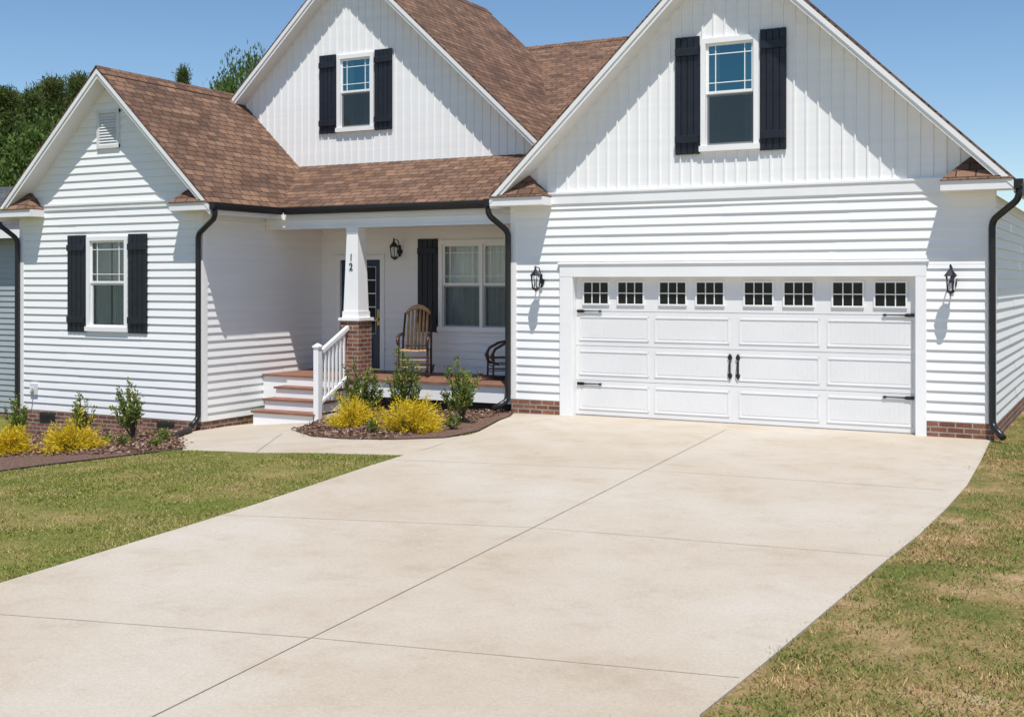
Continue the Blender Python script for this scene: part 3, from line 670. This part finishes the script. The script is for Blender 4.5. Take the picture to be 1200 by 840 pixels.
def green(x,y,w,h,lab,n=900,ls=.06):
    z=float(G(x))+.03; root=empty('green_shrub',(x,y,z),label=lab,category='shrub'); mb=MB(); Cs=[];Ns=[]
    for k in range(int(11+7*w/.5)):
        a=random.uniform(0,6.28); rr=w/2*random.uniform(.1,1); hh=h*random.uniform(.45,1)*(1-.35*(rr/(w/2))**2)
        p=[Vector((0,0,0)),Vector((rr*.45*math.cos(a),rr*.45*math.sin(a),hh*.4)),Vector((rr*math.cos(a)*.9,rr*math.sin(a)*.9,hh*.75)),Vector((rr*math.cos(a+.3),rr*math.sin(a+.3),hh))]
        mb.tube(p,[.010,.008,.005,.002],5)
        m=n//20
        for j in range(m):
            t=random.uniform(.15,1); q=p[1].lerp(p[2],(t-.15)/.55) if t<.7 else p[2].lerp(p[3],(t-.7)/.3)
            Cs.append(tuple(q+Vector([random.gauss(0,.022) for _ in range(3)]))); Ns.append((math.cos(a)*.5+random.gauss(0,.6),math.sin(a)*.5+random.gauss(0,.6),.6+random.gauss(0,.4)))
    C=np.array(Cs);N=unit(np.array(Ns)); k=len(C)
    mb.make('branches',M['bark'],root); soup('foliage',rot_quads(C,N,rng.uniform(.6,1.3,k)*ls,rng.uniform(.35,.55,k)*ls),4,M['shrub'],root)
for (px,py,w,h) in ((12,535,.72,.44),(85,531,.94,.48),(413,502,.84,.48),(483,508,.96,.48)):
    x,y=gp(px,py); golden(x,y,w,h,'bright golden yellow thread-leaf shrub in a mulched bed')
for (px,py,w,h,n) in ((20,519,.42,.82,1000),(96,516,.55,.80,1000),(156,517,.62,1.0,1300),(423,494,.78,1.05,1500),(474,492,.70,1.15,1500),(541,498,.80,1.0,1500)):
    x,y=gp(px,py); green(x,y,w,h,'young upright green shrub with loose leafy branches in mulch',n)
for (px,py,w,h) in ((143,524,.25,.16),(191,520,.30,.2),(436,510,.24,.2),(530,505,.24,.2),(125,521,.2,.12),(180,526,.18,.1)):
    x,y=gp(px,py); green(x,y,w,h,'small low green plant in a mulched bed',240,.05)
# wood chips
def scatter(N,bb,polys_in,polys_out,jit=0):
    X=rng.uniform(bb[0],bb[1],N); Y=rng.uniform(bb[2],bb[3],N); k=np.zeros(N,bool)
    jx=rng.normal(size=N)*jit; jy=rng.normal(size=N)*jit
    for p in polys_in: k|=pip(X+jx,Y+jy,p)
    if not polys_in: k[:]=True
    for p in polys_out: k&=~pip(X+jx,Y+jy,p)
    return X[k],Y[k]
X,Y=scatter(70000,(-13,-1,-5,.6),[bedL,bedR],[],.05); n=len(X)
C=np.stack([X,Y,G(X)+.022+rng.uniform(0,.038,n)],1); N=unit(np.stack([rng.normal(size=n),rng.normal(size=n),rng.normal(size=n)*.25],1))
o=soup('mulch_chips',rot_quads(C,N,rng.uniform(.03,.08,n),rng.uniform(.012,.03,n)),4,M['chips']); o['kind']='stuff'
# grass
def vnoise(X,Y,s,seed):
    r=np.random.default_rng(seed).random((64,64)); u=X/s; v=Y/s; i=np.floor(u).astype(int); j=np.floor(v).astype(int); fu=u-i; fv=v-j; fu=fu*fu*(3-2*fu); fv=fv*fv*(3-2*fv)
    g=lambda a,b:r[a%64,b%64]
    return (g(i,j)*(1-fu)+g(i+1,j)*fu)*(1-fv)+(g(i,j+1)*(1-fu)+g(i+1,j+1)*fu)*fv
foot=[(-10.7,-1.5),(-6.1,-1.5),(-6.1,.1),(-1.1,.1),(-1.1,0),(6.08,0),(6.08,9.2),(-10.7,9.2)]
excl=[drive,walk,bedL,bedR,foot]
def grass(name,N,bb,hr,wr,mat,dens,extra=[]):
    X,Y=scatter(N,bb,[],excl+extra,.026); f=.5*vnoise(X,Y,.9,3)+.3*vnoise(X,Y,.28,4)+.2*vnoise(X,Y,.1,5); k=rng.random(len(X))<dens(f,X,Y); X=X[k];Y=Y[k];f=f[k]; n=len(X)
    a=rng.uniform(0,2*np.pi,n); w=rng.uniform(wr[0],wr[1],n); h=rng.uniform(hr[0],hr[1],n)*(.5+.9*f)
    dx,dy=np.cos(a)*w,np.sin(a)*w; b=rng.uniform(0,2*np.pi,n); l=h*rng.uniform(.3,1.5,n); z=G(X)-.004
    V=np.stack([np.stack([X-dx,Y-dy,z],1),np.stack([X+dx,Y+dy,z],1),np.stack([X+np.cos(b)*l,Y+np.sin(b)*l,z+h],1)],1).reshape(-1,3)
    o=soup(name,V,3,mat); o['kind']='stuff'; return n
far_out=[(-40,-30),(-2,-30),(.9,-11.4),(-6.9,-6.0),(-9.8,-3.5),(-40,-3.5)]
n1=grass('lawn_grass',480000,(-9.5,3,-12,-2),(.012,.028),(.003,.0065),M['grass'],lambda f,X,Y:np.clip((f-.18)*2.4,.12,1),[far_out])
n2=grass('dry_lawn_grass',430000,(5,11.5,-12.8,3),(.012,.034),(.003,.006),M['drygrass'],lambda f,X,Y:np.clip((f-.24)*2.6,.12,1),[[(8.0,-12.9),(13,-12.9),(13,-2)]])
print('grass',n1,n2)
# tufts in dry lawn
X,Y=scatter(330,(5,11,-12,-1),[],excl,.02); V=[]
for x,y in zip(X,Y):
    m=50; r=rng.uniform(.03,.16); P=np.stack([x+rng.normal(size=m)*r,y+rng.normal(size=m)*r,np.zeros(m)],1)
    V.append(rot_quads(P,unit(np.stack([rng.normal(size=m)*.7,rng.normal(size=m)*.7,np.ones(m)],1)),rng.uniform(.02,.05,m),rng.uniform(.006,.010,m)))
M['tuft']=leafmat('grass_tuft',[(0,(.11,.16,.03)),(.5,(.17,.22,.045)),(1,(.30,.28,.09))],0,.7)
o=soup('grass_tufts',np.concatenate(V),4,M['tuft']); o['kind']='stuff'
# ------------------------------------------------------------------ trees
def make_tree(kind,h,seed):
    random.seed(seed); rg=np.random.default_rng(seed)
    name='pine_tree' if kind=='pine' else 'broadleaf_tree'
    root=empty(name); mb=MB(); mb.tube([(0,0,-.5),(.05,.03,h*.3),(-.06,.05,h*.62),(0,0,h*.94)],[h*.022,h*.018,h*.011,h*.002],8)
    C=[]
    if kind=='pine':
        z=h*.30
        while z<h*.98:
            R=(h-z)*.26+.30
            for k in range(6):
                a=random.uniform(0,6.28); L=R*random.uniform(.4,1.2); tip=Vector((L*math.cos(a),L*math.sin(a),z+L*.22)); mb.tube([(0,0,z),tip],[.05,.012],4)
                for j in range(5): q=Vector((0,0,z)).lerp(tip,.25+.2*j); C.append((q.x,q.y,q.z+random.gauss(0,.1),.22+.07*R))
            z+=h*.045
    else:
        for k in range(75):
            d=Vector([random.gauss(0,1) for _ in range(3)]).normalized()*random.uniform(.35,1)**.6; q=Vector((d.x*h*.25,d.y*h*.25,h*.63+d.z*h*.34)); C.append((q.x,q.y,q.z,h*.055*random.uniform(.6,1.4)))
            if k%4==0: mb.tube([(0,0,h*random.uniform(.25,.5)),(q.x*.5,q.y*.5,q.z*.55+h*.18),q],[h*.008,h*.005,.01],5)
    mb.make('trunk',M['bark'],root,smooth=True)
    Vs=[]
    for (x,y,z,r) in C:
        m=60 if kind=='pine' else 110; P=rg.normal(size=(m,3))*np.array([r,r,r*.7])*.85+np.array([x,y,z]); N=unit(rg.normal(size=(m,3))+np.array([0,0,.6]))
        Vs.append(rot_quads(P,N,rg.uniform(.14,.30,m),rg.uniform(.035,.06,m) if kind=='pine' else rg.uniform(.09,.16,m)))
    soup('crown',np.concatenate(Vs),4,M['needle'] if kind=='pine' else M['leaf'],root)
    return root
def place(px,Z,z_ground=-1.15):
    c,s=math.cos(TH),math.sin(TH); X=(px-600)/F*Z; return (7.69+X*c-Z*s,-16.48+X*s+Z*c,z_ground)
T=[make_tree('broad',10,11),make_tree('pine',11,12),make_tree('broad',9,13),make_tree('pine',11,14)]; HT=[9.9,11.1,8.9,11.1]
def dup(root):
    r=root.copy(); coll.objects.link(r)
    for c in [c for c in bpy.data.objects if c.parent==root]:
        k=c.copy(); coll.objects.link(k); k.parent=r
    return r
# (variant, bearing, height seen above the eye line, distance, crown width factor)
spots=[(1,6,106,48,.95),(3,34,112,54,.95),(1,62,94,60,.9),(3,90,90,64,.85),(0,74,120,54,.8),(2,100,106,66,.6),(3,-22,100,50,1),(2,46,132,46,.8),(0,14,140,50,.9),(1,-50,95,55,1),(1,48,104,66,.9),(3,18,112,60,.9),
       (0,290,48,80,.42),(2,270,68,84,.42),(2,306,62,86,.3),(3,214,82,90,.5)]
used=set(); cs=[]
for (t,px,py,Z,wf) in spots:
    if t in used: r=dup(T[t])
    else: r=T[t]; used.add(t)
    cs.append((r,t,px,py,Z,wf))
for (r,t,px,py,Z,wf) in cs:
    sc=(2.07+(330-py)*Z/F+1.15)/HT[t]
    r.location=place(px,Z); r.scale=(sc*.92*wf,sc*.92*wf,sc); r.rotation_euler=(0,0,random.uniform(0,6.28))
    r['category']='tree'; r['group']='trees beyond the house'; r['label']='tall green pine tree standing behind the house' if t in (1,3) else 'leafy green broadleaf tree standing behind the house'
# ------------------------------------------------------------------ neighbouring house
nb=empty('neighbouring_house',(0,0,0),label='grey-sided neighbouring house with dark shingle roof',category='house')
mb=MB(); lap(mb,(0,3,0),(1,0,0),(0,-1,0),-24,-13.0,-1.1,3.3); lap(mb,(-13.0,0,0),(0,1,0),(1,0,0),3,12,-1.1,3.3); mb.make('wall',M['greysiding'],nb)
mb=MB(); mb.box(-24,-12.99,2.99,12,-1.4,-1.1); mb.make('foundation',M['brick'],nb)
mb=MB(); mb.slab([(-24.3,2.6,3.3),(-12.7,2.6,3.3),(-12.7,7.5,4.9),(-24.3,7.5,4.9)],.12); mb.slab([(-24.3,7.5,4.9),(-12.7,7.5,4.9),(-12.7,12.4,3.3),(-24.3,12.4,3.3)],.12); mb.make('roof',M['greyshingle'],nb)
mb=MB(); mb.box(-24.3,-12.7,2.55,2.6,3.1,3.3); mb.box(-13.1,-12.97,2.96,3.1,-1.1,3.25); mb.make('trim',M['white'],nb)
# ------------------------------------------------------------------ light
sd=Vector((.38,-.59,1.55)).normalized()
w=bpy.data.worlds.new("World"); scene.world=w; w.use_nodes=True; nt=w.node_tree; bg=nt.nodes['Background']; sk=nt.nodes.new('ShaderNodeTexSky'); sk.sky_type='NISHITA'; sk.sun_disc=False
sk.sun_elevation=math.asin(sd.z); sk.sun_rotation=math.atan2(sd.x,sd.y); sk.air_density=.9; sk.dust_density=0.0; sk.ozone_density=1.8
hs=nt.nodes.new('ShaderNodeHueSaturation'); hs.inputs['Hue'].default_value=.500; hs.inputs['Saturation'].default_value=1.12; hs.inputs['Value'].default_value=1.05
nt.links.new(sk.outputs[0],hs.inputs['Color']); nt.links.new(hs.outputs[0],bg.inputs[0]); bg.inputs[1].default_value=.118
ld=bpy.data.lights.new('sun','SUN'); ld.energy=5.0; ld.angle=math.radians(.5); ld.color=(1,.965,.905); lo=bpy.data.objects.new('sun',ld); coll.objects.link(lo); lo.rotation_euler=sd.to_track_quat('Z','Y').to_euler(); lo.location=(0,0,30)
